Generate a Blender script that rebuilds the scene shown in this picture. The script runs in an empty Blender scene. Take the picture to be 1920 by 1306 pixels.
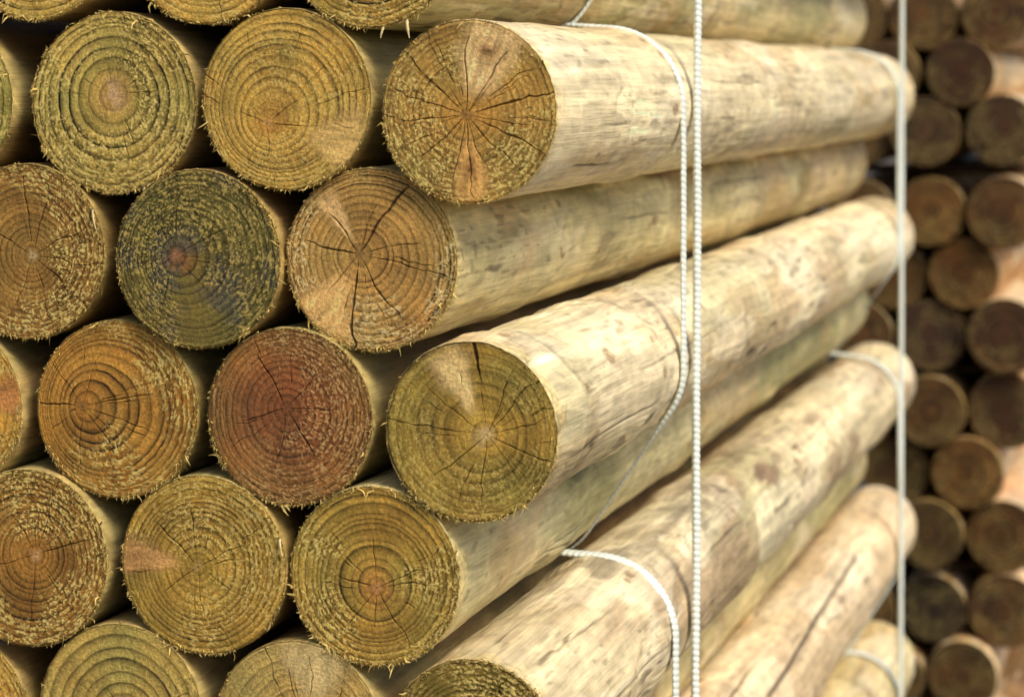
import bpy, math, random
import numpy as np
PI=math.pi
sc=bpy.context.scene; COL=sc.collection
F=4200.0; TH=math.atan(1275/F); HX=960; HY=155
ct,st=math.cos(TH),math.sin(TH)
Y0=1.402; CAMH=1.32

def lin(c):
    c=np.array(c,float)/255.
    return np.where(c<=.04045,c/12.92,((c+.055)/1.055)**2.4)
def ray(px,py):
    u=(px-HX)/F; v=(HY-py)/F
    return (-st+ct*u, ct+st*u, v)
def at(px,py,y):
    d=ray(px,py); k=y/d[1]
    return d[0]*k, d[2]*k, k          # x, z (relative to camera), depth

# ---------------------------------------------------------------- noise
_T=np.random.RandomState(5).rand(512,512)
def vn(x,y,seed=0,per=None):
    xi=np.floor(x).astype(int); yi=np.floor(y).astype(int)
    fx=x-xi; fy=y-yi
    fx=fx*fx*(3-2*fx); fy=fy*fy*(3-2*fy)
    x0=xi; x1=xi+1
    if per: x0=x0%per; x1=x1%per
    s1=(seed*37)%511; s2=(seed*91)%509
    a=_T[(x0+s1)%512,(yi+s2)%512]; b=_T[(x1+s1)%512,(yi+s2)%512]
    c=_T[(x0+s1)%512,(yi+1+s2)%512]; d=_T[(x1+s1)%512,(yi+1+s2)%512]
    return (a*(1-fx)+b*fx)*(1-fy)+(c*(1-fx)+d*fx)*fy
def fbm(x,y,seed=0,per=None,oct=4):
    r=0; a=1; t=0
    for k in range(oct):
        r=r+a*vn(x*2**k,y*2**k,seed+k*7,per*2**k if per else None); t+=a; a*=.55
    return r/t
def ss(a,b,x):
    t=np.clip((x-a)/(b-a),0,1); return t*t*(3-2*t)
def mix(a,b,m): return a*(1-m[...,None])+b*m[...,None]

# ---------------------------------------------------------------- mesh
def make_mesh(name,V,quads,ngons,colr,mat,smooth=True):
    me=bpy.data.meshes.new(name)
    V=np.asarray(V,dtype=np.float32).reshape(-1,3)
    quads=np.asarray(quads,dtype=np.int32)
    k=quads.shape[1] if quads.size else 4
    li=[quads.ravel()]; ls=[np.arange(len(quads))*k] if quads.size else []
    n=quads.size
    for g in ngons:
        ls.append(np.array([n])); li.append(np.array(g)); n+=len(g)
    li=np.concatenate(li).astype(np.int32); ls=np.concatenate(ls).astype(np.int32)
    me.vertices.add(len(V)); me.vertices.foreach_set('co',V.ravel())
    me.loops.add(len(li)); me.loops.foreach_set('vertex_index',li)
    me.polygons.add(len(ls)); me.polygons.foreach_set('loop_start',ls)
    me.update(calc_edges=True); me.validate()
    if colr is not None:
        a=me.attributes.new('tint','FLOAT_COLOR','POINT')
        c=np.ones((len(V),4),np.float32); c[:,:3]=np.clip(colr.reshape(-1,3),0.002,.95)
        a.data.foreach_set('color',c.ravel())
    if smooth: me.shade_smooth()
    me.materials.append(mat)
    return me
def link(name,me,parent=None,loc=(0,0,0)):
    o=bpy.data.objects.new(name,me); COL.objects.link(o); o.location=loc
    if parent: o.parent=parent
    return o
def gridq(nr,nc,closed=True):
    i=np.arange(nr-1)[:,None]; j=np.arange(nc if closed else nc-1)[None,:]
    j2=(j+1)%nc
    return np.stack([i*nc+j,(i+1)*nc+j,(i+1)*nc+j2,i*nc+j2],-1).reshape(-1,4)

# ---------------------------------------------------------------- materials
def nm(name):
    m=bpy.data.materials.new(name); m.use_nodes=True
    nt=m.node_tree; return m,nt,nt.nodes,nt.links,nt.nodes['Principled BSDF']
def wood_mat(name,sc1,sc2,amp,bump,rough,dist,warp=0.0):
    m,nt,N,L,b=nm(name)
    at_=N.new('ShaderNodeAttribute'); at_.attribute_name='tint'
    tc=N.new('ShaderNodeTexCoord')
    mp=N.new('ShaderNodeMapping'); mp.inputs['Scale'].default_value=sc1; L.new(tc.outputs['Object'],mp.inputs[0])
    n1=N.new('ShaderNodeTexNoise'); n1.inputs['Scale'].default_value=1; n1.inputs['Detail'].default_value=5; n1.inputs['Roughness'].default_value=.7; n1.inputs['Distortion'].default_value=warp
    L.new(mp.outputs[0],n1.inputs['Vector'])
    mp2=N.new('ShaderNodeMapping'); mp2.inputs['Scale'].default_value=sc2; L.new(tc.outputs['Object'],mp2.inputs[0])
    n2=N.new('ShaderNodeTexNoise'); n2.inputs['Scale'].default_value=1; n2.inputs['Detail'].default_value=4; n2.inputs['Distortion'].default_value=warp
    L.new(mp2.outputs[0],n2.inputs['Vector'])
    ad=N.new('ShaderNodeMath'); ad.operation='ADD'; L.new(n1.outputs[0],ad.inputs[0]); L.new(n2.outputs[0],ad.inputs[1])
    mr=N.new('ShaderNodeMapRange'); mr.inputs[1].default_value=.7; mr.inputs[2].default_value=1.3
    mr.inputs[3].default_value=1-amp; mr.inputs[4].default_value=1+amp; L.new(ad.outputs[0],mr.inputs[0])
    vm=N.new('ShaderNodeVectorMath'); vm.operation='SCALE'; L.new(at_.outputs['Color'],vm.inputs[0]); L.new(mr.outputs[0],vm.inputs['Scale'])
    L.new(vm.outputs[0],b.inputs['Base Color'])
    bp=N.new('ShaderNodeBump'); bp.inputs['Strength'].default_value=bump; bp.inputs['Distance'].default_value=dist
    L.new(ad.outputs[0],bp.inputs['Height']); L.new(bp.outputs[0],b.inputs['Normal'])
    b.inputs['Roughness'].default_value=rough; b.inputs['Specular IOR Level'].default_value=.25
    return m
M_face=wood_mat('sawn_end_grain',(1200,300,1200),(420,100,420),.42,.8,.70,.0012)
M_side=wood_mat('peeled_pine',(520,15,520),(90,40,90),.27,.7,.52,.0011,.3)
M_fib=wood_mat('torn_fibre',(300,300,300),(90,90,90),.2,.2,.7,.001)
M_bat=wood_mat('rough_batten',(200,8,200),(60,30,60),.3,.5,.8,.002)

# ---------------------------------------------------------------- cut face
def rimw(alpha,seed,amp=.007):
    u=(alpha/(2*PI))%1
    return 1+amp*2*(fbm(u*5,np.full_like(u,seed*3.3),seed,5,3)-.5)+.0055*2*(vn(u*160,np.full_like(u,1.5),seed+3,160)-.5)

FT=np.array([1.40,1.27,.98])
def face_mesh(r,S,seed,nphi=300,nt=84):
    rs=np.random.RandomState(seed+11)
    p0=np.array(S.get('pith',(0,0)),float)
    cr=[(c[0],c[1],c[2],c[3]*.56) for c in S.get('cracks',[])]      # (phi,t0,t1,w mm)
    for k in range(S.get('hair',8)):
        a=rs.uniform(0,2*PI); t0=rs.uniform(.0,.75); cr.append((a,t0,min(.99,t0+rs.uniform(.12,.45)),rs.uniform(.24,.40)))
    ph=[np.linspace(0,2*PI,nphi,endpoint=False)]
    if nt>40:
        for (a,t0,t1,w) in cr:
            ph.append((a+np.array([-1.6,-.9,-.35,.35,.9,1.6])*max(w,.4)*.001/r)%(2*PI))
    ph=np.unique(np.concatenate(ph)); ph=ph[np.concatenate([[True],np.diff(ph)>1e-4])]
    t=np.concatenate([[.004],np.linspace(0,1,nt+1)[1:]])
    T,P=np.meshgrid(t,ph,indexing='ij')
    U=P/(2*PI)
    ang=P+.20*(fbm(U*6,T*3.0,seed+2,6,2)-.5)*ss(0,.15,T)+.035*(vn(U*22,T*14,seed+8,22)-.5)
    ux,uz=np.cos(ang),np.sin(ang)
    pu=p0[0]*ux+p0[1]*uz
    s=-pu+np.sqrt(np.maximum(pu*pu-p0@p0+1,0.01))
    X=p0[0]+T*s*ux; Z=p0[1]+T*s*uz
    al=np.arctan2(Z,X); rr=np.hypot(X,Z); w=rimw(al,seed); k=1+(w-1)*rr**3
    X*=k; Z*=k
    # rings
    n=S.get('rings',11)
    wd=np.linspace(1.35,.7,n)*rs.uniform(.5,1.5,n); b=np.concatenate([[0],np.cumsum(wd)]); b/=b[-1]*.995
    rho=np.clip(T+.05*(fbm(X*1.8+9,Z*1.8+9,seed+1)-.5)+.012*(fbm(X*9+40,Z*9+40,seed+5)-.5)+.004*(vn(X*40+40,Z*40+40,seed+6)-.5),0,1.2)
    idx=np.clip(np.searchsorted(b,rho)-1,0,n-1); wdn=np.diff(b)
    fr=np.clip((rho-b[idx])/wdn[idx],0,1)
    lw=ss(.2,.85,fr)*(1-ss(.93,1,fr)); lw2=ss(.70,.84,fr)*(1-ss(.92,1,fr))
    tone=(1+rs.uniform(-.16,.13,n))[idx]; amp=rs.uniform(.55,1.25,n)[idx]*(.35+1.2*fbm(X*2.6+70,Z*2.6+70,seed+6))*(.45+.55*ss(.06,.35,T))
    c0=lin(S['col'])*FT
    colr=np.broadcast_to(c0,X.shape+(3,)).copy()
    heart=S.get('heart',None)
    if heart is not None:
        m=ss(heart[2],heart[2]*.15,T+.22*(fbm(X*3+5,Z*3+5,seed)-.5))*heart[1]
        colr=mix(colr,lin(heart[0])*FT,m)
    stn=S.get('stain',None)
    if stn is not None:
        m=ss(.5,.66,fbm(X*2.2+20,Z*2.2+20,seed+9))*stn[1]; colr=mix(colr,lin(stn[0]),m)
    a=S.get('ramp',.36)*amp*1.12
    colr*=((1-a*lw-a*.7*lw2)*tone*(1+.95*(fbm(X*2.2+30,Z*2.2+30,seed+3)-.5)))[...,None]
    hd=(fbm(X*1.6+90,Z*1.6+90,seed+14)-.5)*.40
    colr*=np.stack([1+hd,1+0*hd,1-.5*hd],-1)
    # fine growth lines and rays
    colr*=(1+.26*(vn(rho*75,U*9,seed+16)-.5)+.20*(vn(U*150,T*5,seed+17,150)-.5))[...,None]
    # saw drag lines
    sa=S.get('saw',.4); q=X*math.cos(sa)+Z*math.sin(sa)
    colr*=(1+.24*(vn(q*50+300,(X*math.sin(sa)-Z*math.cos(sa))*2+50,seed)-.5))[...,None]
    hgt=-.12*lw
    # torn fibres, thickest towards the rim
    fa=S.get('fuzz',.4); fd=S.get('fdir',-1.6)
    reg=ss(.34,.66,fbm(X*1.9+60,Z*1.9+60,seed+12)+.18*np.cos(al-fd)*rr+.24*(rr-.66))
    nf=vn(rho*44,U*110,seed+41)*.34+vn(X*50+200,Z*50+200,seed)*.32+vn(X*88+200,Z*88+200,seed+4)*.34
    fz=ss(.55,.63,nf+.10*(1-lw)-.03)*np.clip(reg*fa*2.1+.05,0,1)*ss(.12,.3,T)
    colr=mix(colr,lin(S.get('fcol',(242,214,124))),np.clip(fz*.82,0,1)); hgt+=.4*fz
    dk=ss(.57,.66,vn(rho*40,U*100,seed+45)*.34+vn(X*48+100,Z*48+100,seed+21)*.34+vn(X*84+100,Z*84+100,seed+24)*.32)*(reg*fa*1.3+.15)
    colr*=(1-.6*np.clip(dk,0,1))[...,None]; hgt-=.25*dk
    # knots
    for kn in S.get('knots',[]):
        a0,t0,t1,hw,kc,eye=kn
        du=(T*s)*np.cos(ang-a0); dv=(T*s)*np.sin(ang-a0)
        s0=float(-(p0[0]*math.cos(a0)+p0[1]*math.sin(a0))+math.sqrt(max((p0[0]*math.cos(a0)+p0[1]*math.sin(a0))**2-p0@p0+1,.01)))
        du_n=du/s0
        dv=dv+.14*(fbm(du*3+17,dv*3+17,seed+35)-.5)
        wv=hw*(.30+.70*ss(t0,t1,du_n))*(1+.9*(fbm(du*5+7,dv*3+7,seed+31)-.5))
        m=ss(1.5,.35,np.abs(dv)/wv)*ss(t0-.06,t0+.22,du_n)*ss(t1+.14,t1-.14,du_n)*(du>0)
        stv=fbm(dv*22+80,du*2.5+80,seed+33)
        kcol=lin(kc)*np.array([1.12,1.06,1])*(.35+1.35*stv)[...,None]
        colr=mix(colr,kcol,m*.85)
        edge=np.exp(-((np.abs(dv)/wv-1.0)/.25)**2)*ss(t0,t0+.2,du_n)*ss(t1+.05,t1-.1,du_n)*(du>0)
        colr*=(1-.14*edge)[...,None]
        if eye:
            d=np.hypot((du_n-eye)/.10,dv/(hw*.30))*(1+.5*(fbm(du*9,dv*9,seed+36)-.5))
            colr=mix(colr,lin((150,92,40)),np.exp(-d**2)*.6); colr=mix(colr,lin((64,34,14)),np.exp(-(d/.4)**2)*.7)
            colr*=(1-.25*np.exp(-((d-1.3)/.2)**2))[...,None]
        hgt=hgt*(1-m)
    # pith
    colr=mix(colr,lin(S.get('pcol',(206,166,108))),np.exp(-(T*(1+.9*(vn(U*9,T*6,seed,9)-.5))/S.get('prad',.045))**2)*.6)
    colr=mix(colr,lin((80,46,20)),np.exp(-(T/.014)**2)*.6)
    colr*=(1-.35*ss(.94,1,T)*vn(U*40,T,seed+2,40))[...,None]
    # cracks
    cm=np.zeros_like(T)
    for (a,t0,t1,wmm) in cr:
        dphi=(P-a+PI)%(2*PI)-PI
        tt=(T-t0)/(t1-t0); prof=np.sqrt(np.clip(4*tt*(1-tt)*1.2,0,1)) if t1<.97 else np.clip(tt*3,0,1)*(tt<1.1)
        prof=prof*(.55+.9*vn(T*16+a*9,T*0+a*5,seed+61))
        d=np.abs(dphi)*T*s*r*1000
        wl=wmm*prof+1e-6
        cm=np.maximum(cm,(1-ss(.35,1.0,d/wl))*(prof>.05)*(np.abs(dphi)<1)*min(1,.45+wmm*.6))
    colr=mix(colr,colr*.14+lin((44,26,12))*.30,cm*.96)
    Yv=-.0006*hgt+.0015*cm+.0012*ss(.975,1,T)
    V=np.stack([X*r,Yv,Z*r],-1)
    nc=len(ph); nr=len(t)
    q=gridq(nr,nc)
    V=V.reshape(-1,3); colr=colr.reshape(-1,3)
    return make_mesh('cut_end',V,q,[list(range(nc))],colr,M_face)

# ---------------------------------------------------------------- log body
def body_mesh(r,Ln,S,seed,na,ny):
    rs=np.random.RandomState(seed+77)
    a=np.linspace(0,2*PI,na,endpoint=False)
    y=np.concatenate([[0,.0012,.003],.003+ (np.linspace(0,1,ny)[1:]**1.45)*(Ln-.009),[Ln-.002,Ln]])
    Yg,A=np.meshgrid(y,a,indexing='ij'); U0=A/(2*PI)
    # warped coordinates keep the mottling from lining up
    U=U0+.05*(fbm(U0*4,Yg*6,seed+90,4,3)-.5)+.010*(fbm(U0*16,Yg*30,seed+91,16,2)-.5)
    Yw=Yg+.16*(fbm(U0*5,Yg*4,seed+92,5,3)-.5)+.03*(fbm(U0*20,Yg*22,seed+93,20,2)-.5)
    R=r*rimw(A,seed)
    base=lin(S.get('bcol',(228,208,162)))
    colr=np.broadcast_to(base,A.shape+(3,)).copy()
    g=ss(.42,.58,fbm(U*3,Yw*2.9,seed+1,3)); colr=mix(colr,lin(S.get('gcol',(168,164,114))),g*S.get('green',.5))
    bz=ss(.48,.64,fbm(U*5,Yw*6,seed+2,5)); colr=mix(colr,lin(S.get('brn',(182,144,94))),bz*S.get('brown',.42))
    pl=ss(.535,.575,fbm(U*6,Yw*5,seed+3,6)); colr=mix(colr,lin((242,228,194)),pl*S.get('pale',.40))
    sl=fbm(U*44,Yw*5,seed+4,44); colr*=(1+.78*(sl-.5))[...,None]
    sf=vn(U*150,Yw*9,seed+14)-.5; colr*=(1+.16*sf)[...,None]
    bl=fbm(U*9,Yw*17,seed+15,9); colr*=(1+.36*(bl-.5))[...,None]
    # knife-shaved facets with a thin dark edge
    fc=fbm(U*7,Yw*7,seed+22,7,4); ins=ss(.56,.57,fc); eg=np.exp(-((fc-.565)/.007)**2)
    colr*=(1+.10*ins-.26*eg*ss(.35,.6,vn(U*9,Yw*12,seed+23,9)))[...,None]
    R=R-.0009*ss(.555,.60,fc)*ss(0,.03,Yg)
    dsp=ss(.67,.74,fbm(U*15,Yw*11,seed+6,15,4))*ss(.42,.62,vn(U*3,Yw*2.5,seed+8,3))
    colr=mix(colr,lin((116,98,72)),dsp*S.get('dark',.5))
    # mould dashes along the grain
    das=ss(.78,.86,vn(U*64,Yw*13,seed+74)*.75+.25*vn(U*120,Yw*60,seed+75))*ss(.46,.62,fbm(U*5,Yw*4,seed+76,5,2))
    colr=mix(colr,lin((98,82,58)),das*.65)
    # ragged fibres left lying on the surface
    rf=ss(.70,.80,vn(U*110,Yw*26,seed+80))*ss(.48,.62,fbm(U*6,Yw*7,seed+81,6,3))
    colr*=(1-.24*rf)[...,None]; R=R-.0003*rf
    spk=ss(.80,.9,vn(U*80,Yw*70,seed+70))*ss(.35,.65,vn(U*5,Yw*5,seed+71,5)); colr*=(1-.38*spk)[...,None]
    R=R*(1+.010*(fbm(U0*3,Yg*3,seed+20,3)-.5)*2*ss(0,.12,Yg))
    R=R+.0009*(fbm(U*12,Yw*22,seed+24,12,3)-.5)*ss(0,.02,Yg)*2
    wy=S.get('whorls')
    if wy is None:
        wy=[]; q=rs.uniform(.2,.45)
        while q<Ln: wy.append(q); q+=rs.uniform(.30,.55)
    ks_=list(S.get('bknots',[]))
    for k in range(7): ks_.append((rs.uniform(-60,110),rs.uniform(.04,1.7),rs.uniform(1.3,2.6)))
    for w in wy:
        bend=.03*(fbm(U0*3,U0*0+w*9,seed+30,3)-.5)*2
        R=R+.0024*np.exp(-((Yg-w-bend)/.034)**2)
        rg=np.exp(-((Yg-w-bend-.012)/.005)**2)*ss(.40,.65,vn(U*9,U*0+w*5,seed+31,9))
        colr*=(1-.36*rg)[...,None]; R=R-.0007*rg
        for k in range(rs.randint(3,6)):
            ks_.append((rs.uniform(-80,120),w+rs.uniform(-.04,.04),rs.uniform(2.0,4.5)))
    for (kd,ky,ks) in ks_:
        da=((A-math.radians(kd)+PI)%(2*PI)-PI)*r*1000; dy=(Yg-ky)*1000/1.5
        d=np.hypot(da,dy)/ks*(1+.5*(vn(U*60,Yw*60,seed+77)-.5))
        colr=mix(colr,lin((170,128,80)),np.exp(-(d/1.25)**2)*.55)
        colr=mix(colr,lin((70,44,26)),np.exp(-((d-.85)/.22)**2)*.6)
        colr=mix(colr,lin((94,60,36)),np.exp(-(d/.4)**2)*.6)
        halo=np.exp(-(np.hypot(da,dy*.4)/(ks*3))**2); R=R+.0012*halo-.0005*np.exp(-(d/.7)**2)
    for (kd,ky,wa,wl,cc,am) in S.get('spots',[]):
        da=((A-math.radians(kd)+PI)%(2*PI)-PI)*r*1000/wa; dy=(Yg-ky)*1000/wl
        d=np.hypot(da,dy)+1.3*(fbm(U*30,Yw*40,seed+40,30)-.5)*2
        colr=mix(colr,lin(cc),ss(1.2,.2,d)*am)
    bc=list(S.get('bcracks',[]))
    for k in range(S.get('checks',7)):
        y0=rs.uniform(0,Ln-.3); a0=rs.uniform(-60,110); bc.append((a0,a0+rs.uniform(-5,5),y0,y0+rs.uniform(.12,.35),rs.uniform(.7,1.1)))
    for (kd,kd2,y0,y1,wmm) in bc:
        aa=math.radians(kd)+(math.radians(kd2-kd))*(Yg-y0)/(y1-y0)+.10*(fbm(Yg*9,Yg*0+3+kd,seed+50)-.5)
        da=np.abs((A-aa+PI)%(2*PI)-PI)*r*1000
        m=ss(1.3,.3,da/wmm)*ss(y0,y0+.05,Yg)*ss(y1,y1-.08,Yg)
        colr*=(1-.8*m*min(1,wmm*.8))[...,None]; R=R-.0015*m*min(1,wmm)
    # raw torn edge by the cut
    ev=Yg+.018*(vn(U0*30,Yg*40,seed+60,30)-.5)
    ed=ss(.024,0,ev); colr=mix(colr,lin((210,182,108)),ed*.5)
    colr*=(1+.8*ed*(vn(U0*130,Yg*420,seed+62)-.5))[...,None]
    R=R+.0009*ed*(vn(U0*110,Yg*320,seed+63)-.4)*(Yg>0.0005)
    R=np.where(Yg<=0.0001,R*.9955,R); R=np.where(Yg>=Ln-.0001,R*.985,R)
    sg=np.sin(PI*Yg/Ln)*S.get('bow',0)-S.get('drop',0)*Yg/Ln
    V=np.stack([R*np.cos(A),Yg,R*np.sin(A)+sg],-1)
    nr=len(y); q=gridq(nr,na)
    fr0=[(nr-1)*na+k for k in range(na)]
    return make_mesh('log',V,q[:,::-1],[fr0],colr,M_side)

def fibres_mesh(r,S,seed,n):
    rs=np.random.RandomState(seed+5); V=[];Q4=[];T3=[];C=[]
    fd=S.get('fdir',-1.6); n=int(n*8+280)
    cl=[rs.normal(fd,.9) for _ in range(9)]+[rs.uniform(0,2*PI) for _ in range(8)]
    cw=[rs.uniform(.03,.22) for _ in cl]
    for k in range(n):
        ci=rs.randint(len(cl))
        if rs.rand()<.72: a=cl[ci]+rs.normal(0,cw[ci])
        else: a=rs.uniform(0,2*PI)
        big=rs.rand()<.012
        L=rs.uniform(.004,.009) if big else .0005+.0026*rs.rand()**1.7
        w=rs.uniform(.0004,.0008) if big else rs.uniform(.00014,.00042)
        rad=np.array([math.cos(a),0,math.sin(a)]); tan=np.array([-math.sin(a),0,math.cos(a)])
        rr=r*float(rimw(np.array([a]),seed)[0])
        p=rad*rr*(.996-.07*rs.rand()**2.3)+np.array([0,rs.uniform(-.0006,.002),0])
        d=rad*rs.uniform(-.2,1)+tan*rs.uniform(-1.6,1.6)+np.array([0,-rs.uniform(0,.9),0]); d/=np.linalg.norm(d)
        if rs.rand()<.4: d[2]-=.6; d/=np.linalg.norm(d)
        sd=np.cross(d,rs.normal(size=3)); sd/=np.linalg.norm(sd)
        m=p+d*L*.55+sd*L*rs.uniform(-.35,.35)
        i=len(V); V+= [p-sd*w,p+sd*w,m+sd*w*.8,m-sd*w*.8,p+d*L+np.array([0,0,-.25*L])]
        Q4.append([i,i+1,i+2,i+3]); T3.append([i+3,i+2,i+4])
        c=lin((226,196,112))*rs.uniform(.35,1.15); C+=[c]*5
    return make_mesh('frayed_fibres',np.array(V),np.array(Q4),T3,np.array(C),M_fib,False)

def splinter_mesh(L,w,curl,seed):
    n=9; V=[];C=[]
    rs=np.random.RandomState(seed)
    for i in range(n):
        t=i/(n-1); ww=w*(1-t**2.2*.95)*(1+.25*rs.uniform(-1,1))
        x=math.sin(curl*t)*L*.5; z=-t*L; y=-.25*L*math.sin(t*2)
        V+=[(x-ww,y,z),(x+ww,y+.0006,z),(x+ww*.5,y+.0012,z),(x-ww*.6,y+.001,z)]
        C+=[lin((222,200,140))*rs.uniform(.8,1.05)]*4
    q=gridq(n,4)
    return make_mesh('splinter',np.array(V),q,[[3,2,1,0],[n*4-4,n*4-3,n*4-2,n*4-1]],np.array(C),M_fib,False)

# ---------------------------------------------------------------- the front pile
G='logs stacked in the front pile'
L=[]
def log(row,px,py,h,label,**S):
    S.update(row=row,px=px,py=py,h=h,label=label); L.append(S)
def cp(S):      # pith / crack / knot pixels into face coordinates
    kx=S['kx']; h=S['h']
    pp=S.get('pp',(S['px'],S['py']))
    f=lambda q:np.array([(q[0]-S['px'])/(h*kx),(S['py']-q[1])/h])
    p=f(pp); n=np.linalg.norm(p)
    if n>.6: p*=.6/n
    S['pith']=tuple(p)
    def ed(a):
        pu=p[0]*math.cos(a)+p[1]*math.sin(a); return -pu+math.sqrt(pu*pu-p@p+1)
    cr=[]
    for c in S.get('cpx',[]):
        v=f(c[:2])-p; a=math.atan2(v[1],v[0]); t1=min(np.linalg.norm(v)/ed(a),1.0)
        cr.append((a%(2*PI),c[3] if len(c)>3 else .03,t1,c[2]))
    S['cracks']=cr
    kn=[]
    for c in S.get('kpx',[]):
        v=f(c[0])-p; a=math.atan2(v[1],v[0]); t1=min(np.linalg.norm(v)/ed(a),1.05)
        kn.append((a,c[1],t1,c[2],c[3],c[4]))
    S['knots']=kn

OUT='log beyond the left edge of the picture, part of the front pile'
log('Z',-255,-120,168,OUT)
log('Z',65,-128,166,'golden log cut off by the top left corner, only its lower rim in view',col=(186,158,80),vis=1)
log('Z',388,-122,168,'golden top row log whose lower rim shows between the two leftmost full ends',col=(184,152,76),fuzz=.3,vis=1)
log('Z',690,-116,170,'top row log with shredded lower rim, its cream side along the upper edge',col=(178,148,72),fuzz=.9,vis=2,bcol=(222,204,154),green=.7,nf=180)
log('A',-122,192,165,'green log at the left edge beside the log with the pale pink pith',col=(150,140,72),vis=1)
log('A',208,193,171,'olive green log end with wide rings, pale pink pith and fuzzy lower rim',col=(168,152,84),pp=(208,178),rings=9,fuzz=.95,fdir=-1.9,pcol=(232,190,150),prad=.09,heart=((176,134,82),.5,.4),hair=6,vis=1,nf=330,ramp=.42,
    cpx=[(150,150,.4,.2),(250,150,.4,.2),(215,110,.4,.2)])
log('A',538,190,171,'golden olive log end with low off-centre pith and smooth pale patch at lower right',col=(186,156,80),pp=(503,236),rings=12,fuzz=.25,vis=1,nf=110,ramp=.36,heart=((172,124,66),.5,.3),
    cpx=[(450,212,.7),(560,188,.5),(507,300,.6),(600,236,.7),(460,330,.5),(640,90,.5,.4),(690,160,.5,.4),(560,60,.5,.6)],kpx=[((680,275),.40,.38,(226,190,116),0)])
log('A',882,209,172,'brown log end split by many radial cracks, pale knots above and below its pith',col=(168,136,72),pp=(878,215),rings=14,ramp=.24,fuzz=.5,fdir=-2.5,vis=2,nf=200,hair=18,pcol=(140,100,56),
    cpx=[(884,60,1.2),(790,130,.9),(735,165,.8),(722,228,.8),(790,300,1.0),(850,345,.8),(975,325,.9),(1030,283,1.1),(1048,160,1.3),(955,95,1.0),(1005,235,.6),(930,150,.6),(760,95,.8,.3),(884,372,1.0),(915,330,.7),(1000,120,.8,.3),(820,70,.7,.3),(1040,220,.7,.4)],
    kpx=[((936,44),.16,.46,(240,206,142),.70),((887,376),.22,.22,(222,172,98),.62)],bcol=(232,214,170),green=.35,dark=.4,dy=-.004,
    spots=[(60,1.5,6,30,(110,95,70),.5),(5,1.62,5,25,(100,85,62),.5),(70,1.1,5,20,(130,108,75),.4),(20,.36,4,60,(70,56,34),.5)])
log('B',45,471,165,'brown log end at the left edge with long dark radial cracks and fine rings',col=(148,112,58),pp=(60,478),rings=17,fuzz=.65,fdir=.4,vis=1,nf=160,pcol=(230,205,150),prad=.06,
    cpx=[(40,318,1.0),(85,365,.9),(188,395,.8),(205,497,.7),(95,605,.9),(20,600,.7),(-20,430,.8),(150,560,.7)])
log('B',372,485,168,'dark green log end with a small orange heart and bluish stains',col=(100,94,50),pp=(328,480),rings=13,fuzz=.75,fdir=.5,fcol=(196,170,90),vis=1,nf=170,heart=((150,100,56),.7,.24),stain=((82,80,72),.7),hair=8,pcol=(204,140,92),
    cpx=[(340,335,.7),(440,420,.5),(250,425,.6),(300,600,.6),(400,560,.5),(470,500,.5)])
log('B',686,490,172,'tan log end with a wide crack to its upper right and another straight down',col=(180,144,84),pp=(663,480),rings=15,fuzz=.8,fdir=-2.2,vis=2,nf=260,pcol=(150,114,72),ramp=.42,fcol=(242,216,148),
    cpx=[(757,345,2.0),(648,660,2.3),(560,462,1.2),(738,605,1.1),(842,515,.9),(607,402,1.1),(700,380,.5),(780,450,.6),(600,560,.7)],
    kpx=[((598,372),.15,.14,(226,188,126),0),((585,614),.25,.40,(234,190,118),0)],bcol=(212,196,142),green=.8,gcol=(158,150,98),brown=.5,pale=.2,
    spots=[(35,.62,4,60,(120,80,45),.6),(45,.95,5,40,(110,80,50),.5)])
log('C',-100,762,160,'golden log at the left edge with a reddish knot, between two brown ends',col=(182,144,66),vis=1,kpx=[((40,735),.5,.25,(190,128,74),0)])
log('C',213,778,167,'orange brown log end whose pith sits far to its left',col=(162,122,56),pp=(148,775),rings=13,fuzz=.5,fdir=0,vis=1,nf=150,heart=((130,92,44),.6,.6),ramp=.40,pcol=(120,84,44),
    cpx=[(60,770,1.1),(292,735,.9),(300,815,.7),(140,905,.7),(230,880,.7),(90,690,.7),(185,660,.6),(335,690,.5,.3)])
log('C',545,781,167,'reddish brown log end with olive rim and a dark crack slanting through it',col=(152,122,66),pp=(540,765),rings=15,fuzz=.4,fdir=0,fcol=(215,172,108),vis=1,nf=150,heart=((122,74,46),.95,1.6),pcol=(134,84,54),ramp=.36,
    cpx=[(483,668,1.2),(592,855,1.2),(640,762,.7),(455,790,.7),(520,890,.6),(612,680,.7),(430,850,.5,.2),(650,850,.5,.2)])
log('C',884,809,169,'smooth olive log end with pale wedge knot and a dark notch in its upper rim',col=(148,126,60),pp=(915,812),rings=10,ramp=.24,fuzz=.2,vis=2,nf=130,pcol=(232,206,150),prad=.09,hair=12,
    cpx=[(889,632,3.4,.55),(900,720,.5,.1),(1015,695,.8),(728,798,.7),(1035,862,.8),(815,905,.8),(903,955,.7),(1030,780,.6),(965,690,.8),(790,735,.6),(860,950,.6,.3),(980,900,.6)],
    kpx=[((832,664),.22,.22,(236,206,140),0)],bcol=(234,216,174),green=.4,dark=.65,whorls=[.05,.27,.62,1.02,1.4,1.75],bknots=[(33,.17,7)],
    spots=[(-25,.70,5,40,(60,52,42),.9),(-35,.80,5,30,(60,52,42),.85),(-8,.78,4,22,(70,60,45),.8),(30,.95,5,30,(80,70,50),.6),(-30,.29,7,26,(96,100,70),.8),(40,1.3,5,40,(100,85,60),.5),(10,1.1,4,30,(90,75,55),.6)])
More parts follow.
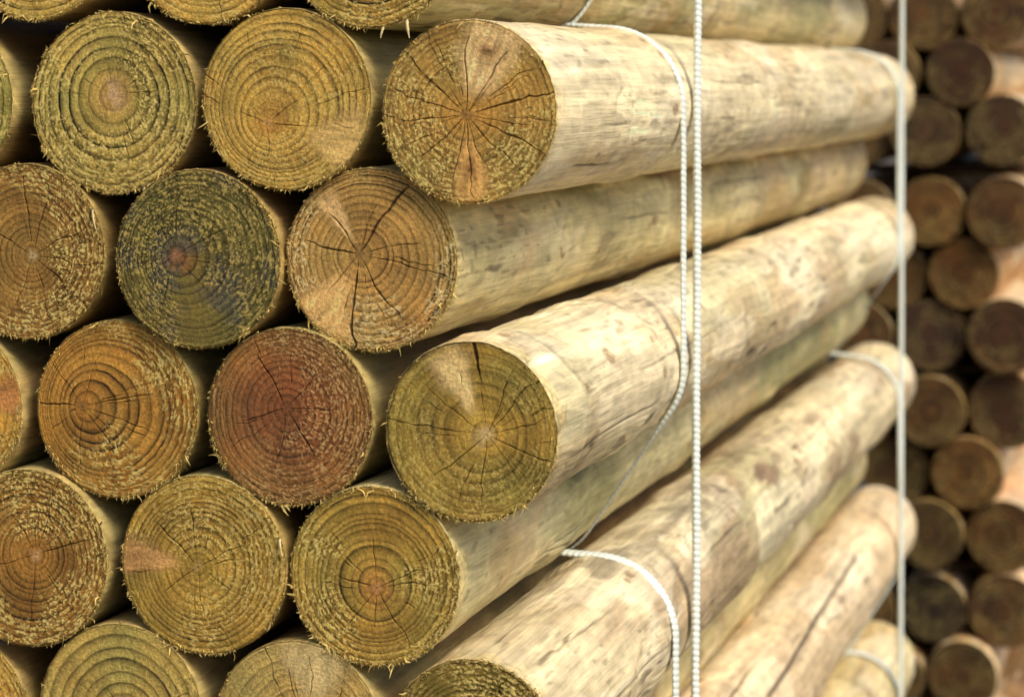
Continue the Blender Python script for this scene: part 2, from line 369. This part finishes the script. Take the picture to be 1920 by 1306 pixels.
log('D',58,1040,166,'brown log end dotted with torn fibres at the left edge, above the bottom row',col=(138,104,50),pp=(75,1032),rings=15,fuzz=.75,fdir=.3,vis=1,nf=130,pcol=(225,185,135),prad=.055,
    cpx=[(20,940,.8),(190,985,.8),(60,1185,.9),(150,1130,.7),(-20,1060,.7),(112,900,.7)])
log('D',378,1056,168,'olive log end with a streaky reddish knot reaching its left rim',col=(158,132,62),pp=(368,1060),rings=14,fuzz=.35,fdir=.5,vis=1,nf=120,
    cpx=[(285,975,1.1),(350,935,.7),(455,1008,.6),(485,1130,.7),(380,1175,.6),(300,1115,.6)],kpx=[((218,1046),.20,.22,(196,150,92),0)])
log('D',697,1081,169,'olive log end with reddish heart and ragged lower rim, below the wedge knot end',col=(160,134,64),pp=(703,1102),rings=13,fuzz=.6,fdir=-1.2,vis=2,nf=300,heart=((150,102,58),.65,.38),pcol=(215,156,112),
    cpx=[(618,1078,.8),(690,1000,.6),(790,1060,.7),(762,1205,.9),(640,1190,.7),(832,1080,.5),(700,1180,.5)],bcol=(204,192,142),green=.8,gcol=(154,150,102),brown=.45,pale=.15,
    spots=[(20,.30,8,60,(90,92,62),.7)])
log('E',-92,1345,165,'golden log end cut off by the lower left corner',col=(188,150,72),vis=1)
log('E',228,1329,169,'pale green log end at the bottom edge with broad soft rings',col=(172,154,88),pp=(240,1345),rings=9,fuzz=.3,vis=1,nf=100,ramp=.36)
log('E',560,1365,169,'tan log end at the bottom edge with pale streaked patch and long hairline cracks',col=(172,150,92),pp=(585,1400),rings=12,fuzz=.1,vis=1,nf=80,ramp=.26,hair=12,
    cpx=[(500,1215,.7,.2),(590,1210,.7,.2),(440,1290,.7,.2),(650,1260,.7,.3)],kpx=[((600,1200),.4,.5,(206,184,126),0)])
log('E',890,1401,168,'dark olive log end at the bottom edge, white cord looped over its stained side',col=(124,104,46),rings=14,fuzz=.5,vis=2,fdir=1.4,nf=220,bcol=(218,200,158),green=.5,brown=.75,brn=(162,136,104),dark=.6,drop=.008,
    bknots=[(38,.98,5),(60,.3,4)],spots=[(50,.85,16,70,(120,86,68),.75),(75,.6,20,120,(120,106,88),.65),(60,1.2,10,90,(130,100,76),.5),(80,.3,16,60,(120,108,88),.65),(88,.9,14,160,(110,98,80),.5)])
for i,rw in enumerate('FGHIJKL'):
    n=i+5; yy=209+298.5*n
    outer=(n%2==0)
    xs=[890-k*333 for k in range(4)] if outer else [702-k*330 for k in range(3)]
    for j,x in enumerate(xs):
        lab='log low in the front pile, below the picture'; vis=0; kw={}
        if j==0 and rw=='F': lab='thin strip of olive log side between the stained log and the pinkish cracked log'; vis=2; kw=dict(bcol=(206,188,134),green=.6,brown=.6,drop=.010)
        if j==0 and rw=='G': lab='pinkish cream log with one long dark crack along its side'; vis=2; kw=dict(bcol=(230,206,166),green=.08,brown=.3,dark=.12,drop=.015,bcracks=[(38,55,.78,1.55,3.0),(62,70,.5,.9,1.6)])
        if j==0 and rw=='H': lab='narrow shaded log under the pinkish cracked log, low in the front pile'; vis=2; kw=dict(bcol=(200,178,128),drop=.012)
        if j==0 and rw=='I': lab='lowest visible log of the front pile, with a cord loop near its far end'; vis=2; kw=dict(bcol=(216,196,150),green=.4,dark=.6,drop=.002)
        log(rw,x,yy-j*14,168,lab,vis=vis,low=1,**kw)
for j,x in enumerate([882,545,210]): log('Y',x,-400-6*j,168,'log above the top of the picture',vis=0,low=1)

for S in L:
    x,z,d=at(S['px'],S['py'],Y0); S['x'],S['z'],S['d']=x,z,d
    S['r']=S['h']*d/F; S['kx']=ct+(S['px']-HX)/F*st
    if S.get('low'): S['r']=.0592
    cp(S)
for it in range(60):
    for a in range(len(L)):
        for b in range(a+1,len(L)):
            A_,B_=L[a],L[b]; dx=B_['x']-A_['x']; dz=B_['z']-A_['z']; dd=math.hypot(dx,dz); mn=(A_['r']+B_['r'])*1.0
            if dd<mn:
                e=(mn-dd)*.5; 
                wa,wb=(1,1)
                if A_.get('vis') and not B_.get('vis'): wa,wb=.1,1.9
                if B_.get('vis') and not A_.get('vis'): wa,wb=1.9,.1
                A_['x']-=dx/dd*e*wa; A_['z']-=dz/dd*e*wa; B_['x']+=dx/dd*e*wb; B_['z']+=dz/dd*e*wb
rnd=random.Random(4)
LEN=1.955
for i,S in enumerate(L):
    seed=i*13+3; v=S.get('vis',0)
    S.setdefault('col',(160,130,62))
    ln=LEN+rnd.uniform(-.012,.012)
    S['bow']=rnd.uniform(-.002,.002)
    if v!=2: S.setdefault('bcol',(112,88,48)); S.setdefault('pale',0)  # inner logs: darker body colour carries the shade of the gaps
    if v==2: bm=body_mesh(S['r'],ln,S,seed,290,300)
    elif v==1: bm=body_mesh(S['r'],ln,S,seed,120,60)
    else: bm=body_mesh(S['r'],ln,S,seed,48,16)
    y=Y0+S.get('dy',rnd.uniform(-.003,.005))
    o=link('log',bm,None,(S['x'],y,S['z']+CAMH)); S['o']=o
    o['label']=S['label']; o['category']='log'; o['group']=G
    onscreen = S['row'] in 'ZABCDE'
    if v and onscreen: fm=face_mesh(S['r'],S,seed,340,116)
    else: fm=face_mesh(S['r'],S,seed,90,24)
    link('cut_end',fm,o)
    if v and onscreen:
        fo=link('frayed_fibres',fibres_mesh(S['r'],S,seed,S.get('nf',110)),o); fo['kind']='stuff'
def find(px,py):
    return min(L,key=lambda s:abs(s['px']-px)+abs(s['py']-py))
for (px,py,ax,Ls,w,cu) in [(208,193,-.38*PI,.019,.0011,.9),(208,193,-.35*PI,.013,.0008,-.8),(690,-116,-.36*PI,.013,.0012,.5),(690,-116,-.45*PI,.008,.0009,-.4),(378,1056,.12*PI,.012,.0008,.6),(45,471,.17*PI,.014,.0009,.7)]:
    S=find(px,py); m=splinter_mesh(Ls,w,cu,int(Ls*1e4))
    link('splinter',m,S['o'],(S['r']*.985*math.cos(ax),-.0005,S['r']*.985*math.sin(ax)))

# ---------------------------------------------------------------- cords
def hull(pts):
    pts=sorted(set(map(tuple,np.round(pts,6))))
    def half(p):
        h=[]
        for q in p:
            while len(h)>1 and (h[-1][0]-h[-2][0])*(q[1]-h[-2][1])-(h[-1][1]-h[-2][1])*(q[0]-h[-2][0])<=0: h.pop()
            h.append(q)
        return h
    a=half(pts); b=half(pts[::-1]); return np.array(a[:-1]+b[:-1])
m,nt,N,K,b=nm('mint_white_cord')
tc=N.new('ShaderNodeTexCoord'); n1=N.new('ShaderNodeTexNoise'); n1.inputs['Scale'].default_value=420; n1.inputs['Detail'].default_value=4; K.new(tc.outputs['Object'],n1.inputs['Vector'])
rp=N.new('ShaderNodeValToRGB'); rp.color_ramp.elements[0].position=.3; rp.color_ramp.elements[0].color=(.74,.82,.72,1); rp.color_ramp.elements[1].position=.55; rp.color_ramp.elements[1].color=(.88,.94,.87,1)
K.new(n1.outputs[0],rp.inputs[0])
at_=N.new('ShaderNodeAttribute'); at_.attribute_name='tint'
vm=N.new('ShaderNodeVectorMath'); vm.operation='MULTIPLY'; K.new(rp.outputs[0],vm.inputs[0]); K.new(at_.outputs['Color'],vm.inputs[1])
K.new(vm.outputs[0],b.inputs['Base Color']); b.inputs['Roughness'].default_value=.45
bp=N.new('ShaderNodeBump'); bp.inputs['Strength'].default_value=.3; bp.inputs['Distance'].default_value=.0004; K.new(n1.outputs[0],bp.inputs['Height']); K.new(bp.outputs[0],b.inputs['Normal'])
M_cord=m
def cord(rows,yy,rad,slope,label,off=0,flat=.36,seed=0,thin=None):
    cs=[S for S in L if S['row'] in rows]
    th=np.linspace(0,2*PI,90,endpoint=False); pts=[]
    for S in cs:
        rr=S['r']+rad*flat*.9+off+.0010; dz=-S.get('drop',0)*(yy-Y0)/LEN
        pts.append(np.stack([S['x']+rr*np.cos(th),S['z']+dz+rr*np.sin(th)],-1))
    H=hull(np.concatenate(pts)); H=np.vstack([H,H[:1]])
    seg=np.hypot(*np.diff(H,axis=0).T); cum=np.concatenate([[0],np.cumsum(seg)]); tot=cum[-1]
    n=int(tot/.0007); s=np.linspace(0,tot,n,endpoint=False)
    X=np.interp(s,cum,H[:,0]); Z=np.interp(s,cum,H[:,1])
    for _ in range(6):
        X=(np.roll(X,1)+X+np.roll(X,-1))/3; Z=(np.roll(Z,1)+Z+np.roll(Z,-1))/3
    tx=np.roll(X,-1)-np.roll(X,1); tz=np.roll(Z,-1)-np.roll(Z,1); l=np.hypot(tx,tz)+1e-9; tx/=l;tz/=l
    nx,nz=tz,-tx
    y=yy+slope*Z+.0024*(fbm(s*9,s*0+seed,seed)-.5)*2
    k=16; ph=np.linspace(0,2*PI,k,endpoint=False)
    rv=np.full(n,rad); tn=np.zeros(n)
    if thin is not None: tn=ss(thin+.02,thin-.03,Z); rv=rad*(1-.78*tn)
    rv=rv*(1+.10*(fbm(s*30,s*0+seed+4,seed+2)-.5)*2)
    # woven cord: slanted ribs over a flattened section
    PT=.0050
    w0=2*PI*s[:,None]/PT
    rib=np.abs(np.cos((w0+1.8*np.sin(ph)[None,:])*.5))
    lob=1+.22*(rib-.6)
    fl=flat*(1+.9*(rad/rv-1)*.35)
    cn=np.cos(ph)[None,:]*lob*(rv*fl)[:,None]; cy=np.sin(ph)[None,:]*(1+.10*(rib-.6))*rv[:,None]
    V=np.stack([X[:,None]+nx[:,None]*cn, y[:,None]+cy, Z[:,None]+nz[:,None]*cn+CAMH],-1).reshape(-1,3)
    tint=(1-.42*(1-ss(.0,.5,rib)))*(1+.08*(fbm(s*25,s*0+seed+9,seed+5)-.5)[:,None]*2)*(1-.5*tn[:,None])  # shade of the rib grooves and the thin lower run put into the tint
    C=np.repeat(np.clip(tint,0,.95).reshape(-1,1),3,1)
    i=np.arange(n)[:,None]; j=np.arange(k)[None,:]; i2=(i+1)%n; j2=(j+1)%k
    q=np.stack([i*k+j,i*k+j2,i2*k+j2,i2*k+j],-1).reshape(-1,4)
    me=make_mesh('cord',V,q,[],C,M_cord)
    o=link('cord',me); o['label']=label; o['category']='cord'; o['group']='white cords binding the log pile'
zC=find(884,809)['z']-.045
cord('YZ',Y0+.362,.0034,0,'thin pale cord hugging the side of the top row log',seed=1)
cord('ABCD',Y0+.359,.0060,-.015,'white cord looped over the cracked brown log, beside the nearer upright cord',seed=2,thin=zC)
cord('EFGH',Y0+.325,.0076,0,'white cord looped over the stained log at the bottom centre',seed=3,flat=.3)
cord('YZABCDEFGHIJKL',Y0+.404,.0054,.033,'long upright white cord crossing the whole pile, nearer of the two',off=.001,seed=4,flat=.6)
cord('YZABCDEFGHIJKL',Y0+1.760,.0054,.048,'long upright white cord near the far ends of the logs, farther of the two',off=.0012,seed=5,flat=.6)
cord('ABCD',Y0+1.740,.0056,.0,'white cord round the far end of the upper bundle, beside the farther upright cord',seed=6,thin=zC)
cord('EFGH',Y0+1.735,.0064,.0,'white cord arching over the far end of the stained log in the middle bundle',seed=7)
cord('IJKL',Y0+1.735,.0064,.0,'white cord arching over the far end of the lowest visible log',seed=8)

# ---------------------------------------------------------------- battens and bearers
def box(name,x0,x1,y0,y1,z0,z1,label,cat,grp,c):
    n=24; xs=np.linspace(x0,x1,n); V=[];b=.003
    prof=[(y0+b,z0),(y1-b,z0),(y1,z0+b),(y1,z1-b),(y1-b,z1),(y0+b,z1),(y0,z1-b),(y0,z0+b)]
    rs=np.random.RandomState(int(abs(z0)*1000)+7)
    for x in xs:
        for p in prof: V.append((x,p[0]+rs.uniform(-.001,.001),p[1]-(rs.uniform(0,.0008) if p[1]>z0+.004 else 0)))
    V=np.array(V); C=np.broadcast_to(lin(c),V.shape)*rs.uniform(.8,1.1,(len(V),1))
    me=make_mesh(name,V,gridq(n,8),[list(range(8)),[(n-1)*8+7-k for k in range(8)]],C,M_bat,False)
    o=link(name,me); o['label']=label; o['category']=cat; o['group']=grp
zmin=min(S['z']-S['r'] for S in L)+CAMH
xa=min(S['x'] for S in L if S['row'] in 'L')-.1; xb=max(S['x'] for S in L)+.08
for k,yb in enumerate((Y0+.25,Y0+1.55)):
    box('bearer',xa,xb,yb,yb+.09,0.0,zmin-.0,'squared timber bearer on the ground under the front pile','bearer','bearers under the front pile',(120,100,70))

# ---------------------------------------------------------------- rear pile
YB=4.0
G2='logs stacked in the blurred rear pile'
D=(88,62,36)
HB='log of the rear pile hidden behind the far ends of the front pile'
B=[ # px,py,h,colour,body colour,label
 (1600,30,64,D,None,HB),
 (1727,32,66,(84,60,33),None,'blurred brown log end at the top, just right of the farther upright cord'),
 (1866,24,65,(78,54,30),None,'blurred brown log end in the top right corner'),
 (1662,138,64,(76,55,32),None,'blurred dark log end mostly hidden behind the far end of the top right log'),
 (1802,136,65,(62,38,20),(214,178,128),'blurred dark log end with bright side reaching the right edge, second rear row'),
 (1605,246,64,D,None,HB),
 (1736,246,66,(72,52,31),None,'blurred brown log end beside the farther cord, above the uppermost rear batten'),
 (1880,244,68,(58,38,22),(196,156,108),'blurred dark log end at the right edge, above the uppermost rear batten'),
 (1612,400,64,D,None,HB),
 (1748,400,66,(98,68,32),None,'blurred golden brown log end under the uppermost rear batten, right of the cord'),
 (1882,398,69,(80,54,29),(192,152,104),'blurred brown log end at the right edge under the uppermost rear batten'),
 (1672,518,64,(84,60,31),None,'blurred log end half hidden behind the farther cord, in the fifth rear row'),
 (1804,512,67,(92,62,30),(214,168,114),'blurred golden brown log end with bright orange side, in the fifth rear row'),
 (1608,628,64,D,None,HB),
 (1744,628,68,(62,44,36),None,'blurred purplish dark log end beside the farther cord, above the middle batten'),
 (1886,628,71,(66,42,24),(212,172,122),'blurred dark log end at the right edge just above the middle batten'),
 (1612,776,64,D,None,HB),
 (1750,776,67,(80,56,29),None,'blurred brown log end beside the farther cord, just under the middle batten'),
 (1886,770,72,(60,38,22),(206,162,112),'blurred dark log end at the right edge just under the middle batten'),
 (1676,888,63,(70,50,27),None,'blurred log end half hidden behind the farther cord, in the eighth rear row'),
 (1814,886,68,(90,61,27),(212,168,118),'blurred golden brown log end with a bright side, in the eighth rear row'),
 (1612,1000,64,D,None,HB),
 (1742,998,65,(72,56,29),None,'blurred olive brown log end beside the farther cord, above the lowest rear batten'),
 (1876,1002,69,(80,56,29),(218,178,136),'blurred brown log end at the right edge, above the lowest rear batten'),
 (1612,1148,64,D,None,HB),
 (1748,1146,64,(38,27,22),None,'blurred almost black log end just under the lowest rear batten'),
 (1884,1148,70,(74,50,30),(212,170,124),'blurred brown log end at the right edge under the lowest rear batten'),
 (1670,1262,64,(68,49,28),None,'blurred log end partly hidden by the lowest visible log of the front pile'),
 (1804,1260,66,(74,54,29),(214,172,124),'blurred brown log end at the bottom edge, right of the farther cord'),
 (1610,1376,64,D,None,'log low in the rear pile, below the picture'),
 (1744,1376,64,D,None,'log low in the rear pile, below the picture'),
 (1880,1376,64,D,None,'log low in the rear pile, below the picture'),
]
BL=[]
for (px,py,h,c,bc,lab) in B:
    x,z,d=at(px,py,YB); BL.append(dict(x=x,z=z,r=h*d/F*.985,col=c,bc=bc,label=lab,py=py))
for it in range(40):
    for a in range(len(BL)):
        for b_ in range(a+1,len(BL)):
            A_,B_=BL[a],BL[b_]; dx=B_['x']-A_['x']; dz=B_['z']-A_['z']; dd=math.hypot(dx,dz); mn=A_['r']+B_['r']
            if dd<mn:
                e=(mn-dd)*.5; A_['x']-=dx/dd*e; A_['z']-=dz/dd*e; B_['x']+=dx/dd*e; B_['z']+=dz/dd*e
for i,S in enumerate(BL):
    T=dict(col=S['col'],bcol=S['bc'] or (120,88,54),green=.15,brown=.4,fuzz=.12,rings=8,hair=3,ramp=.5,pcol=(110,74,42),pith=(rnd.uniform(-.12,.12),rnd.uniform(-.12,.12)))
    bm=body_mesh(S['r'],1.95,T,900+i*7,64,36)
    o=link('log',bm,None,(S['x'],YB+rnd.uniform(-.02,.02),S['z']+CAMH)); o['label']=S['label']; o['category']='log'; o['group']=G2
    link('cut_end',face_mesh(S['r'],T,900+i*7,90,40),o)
def rowz(lo,hi,top):
    v=[(S['z']-S['r'] if top else S['z']+S['r']) for S in BL if lo<S['py']<hi]
    return (min(v) if top else max(v))+CAMH
bx0=min(S['x'] for S in BL)-.07; bx1=max(S['x'] for S in BL)+.05
for nme,(a0,a1,b0,b1) in {'uppermost':(200,300,380,420),'middle':(600,650,750,790),'lowest':(980,1010,1130,1160)}.items():
    zt=rowz(a0,a1,True); zb=rowz(b0,b1,False)
    if zt-zb<.012: zb=zt-.012
    for k,yy in enumerate((YB+.10,YB+1.6)):
        box('batten',bx0,bx1,yy,yy+.07,zb,zt,('front' if k==0 else 'back')+' batten of the '+nme+' pair between bundles of the rear pile','batten','battens in the rear pile',(72,52,34))
zb=min(S['z']-S['r'] for S in BL)+CAMH
for yy in (YB+.25,YB+1.5):
    box('bearer',bx0,bx1,yy,yy+.09,0,zb,'squared timber bearer on the ground under the rear pile','bearer','bearers under the rear pile',(110,90,62))

# ---------------------------------------------------------------- ground
m,nt,N,K,b=nm('yard_dirt')
tc=N.new('ShaderNodeTexCoord'); n1=N.new('ShaderNodeTexNoise'); n1.inputs['Scale'].default_value=3; n1.inputs['Detail'].default_value=10; K.new(tc.outputs['Object'],n1.inputs['Vector'])
rp=N.new('ShaderNodeValToRGB'); rp.color_ramp.elements[0].color=(.05,.042,.03,1); rp.color_ramp.elements[1].color=(.16,.13,.095,1); K.new(n1.outputs[0],rp.inputs[0]); K.new(rp.outputs[0],b.inputs['Base Color']); b.inputs['Roughness'].default_value=.95
n2=N.new('ShaderNodeTexNoise'); n2.inputs['Scale'].default_value=60; n2.inputs['Detail'].default_value=6; K.new(tc.outputs['Object'],n2.inputs['Vector'])
bp=N.new('ShaderNodeBump'); bp.inputs['Distance'].default_value=.02; K.new(n2.outputs[0],bp.inputs['Height']); K.new(bp.outputs[0],b.inputs['Normal'])
ns=121; g=np.sign(np.linspace(-1,1,ns))*np.abs(np.linspace(-1,1,ns))**3*300
GX,GY=np.meshgrid(g,g,indexing='ij'); GZ=.0-.02*fbm(GX*.8+100,GY*.8+100,3)*(np.hypot(GX,GY-3)>5)
V=np.stack([GX,GY+2,GZ],-1).reshape(-1,3)
me=make_mesh('ground',V,gridq(ns,ns,False),[],None,m)
o=link('ground',me); o['kind']='structure'; o['label']='bare dirt yard under the log piles'; o['category']='ground'

# ---------------------------------------------------------------- light
w=bpy.data.worlds.new('World'); sc.world=w; w.use_nodes=True
wn=w.node_tree.nodes; sky=wn.new('ShaderNodeTexSky'); sky.sky_type='NISHITA'; sky.sun_disc=False
EL=math.radians(48); az=math.radians(120)     # azimuth measured clockwise from +Y
sky.sun_elevation=EL; sky.sun_rotation=az; sky.air_density=1.0; sky.dust_density=4.0
w.node_tree.links.new(sky.outputs[0],wn['Background'].inputs[0]); wn['Background'].inputs[1].default_value=.15
sd=bpy.data.lights.new('sun','SUN'); sd.energy=2.55; sd.angle=math.radians(26); sd.color=(1,.93,.80)
so=bpy.data.objects.new('sun',sd); COL.objects.link(so)
from mathutils import Vector
dv=Vector((math.sin(az)*math.cos(EL),math.cos(az)*math.cos(EL),math.sin(EL)))
so.rotation_euler=dv.to_track_quat('Z','Y').to_euler(); so.location=dv*10

cd=bpy.data.cameras.new('camera'); cam=bpy.data.objects.new('camera',cd); COL.objects.link(cam); sc.camera=cam
cam.location=(0,0,CAMH); cam.rotation_euler=(PI/2,0,TH)
cd.sensor_width=36; cd.lens=36*F/1920; cd.shift_y=-(653-HY)/1920.; cd.clip_start=.05; cd.clip_end=2000
cd.dof.use_dof=True; cd.dof.focus_distance=1.56; cd.dof.aperture_fstop=7.4
sc.view_settings.view_transform='Standard'; sc.view_settings.look='None'; sc.view_settings.exposure=0
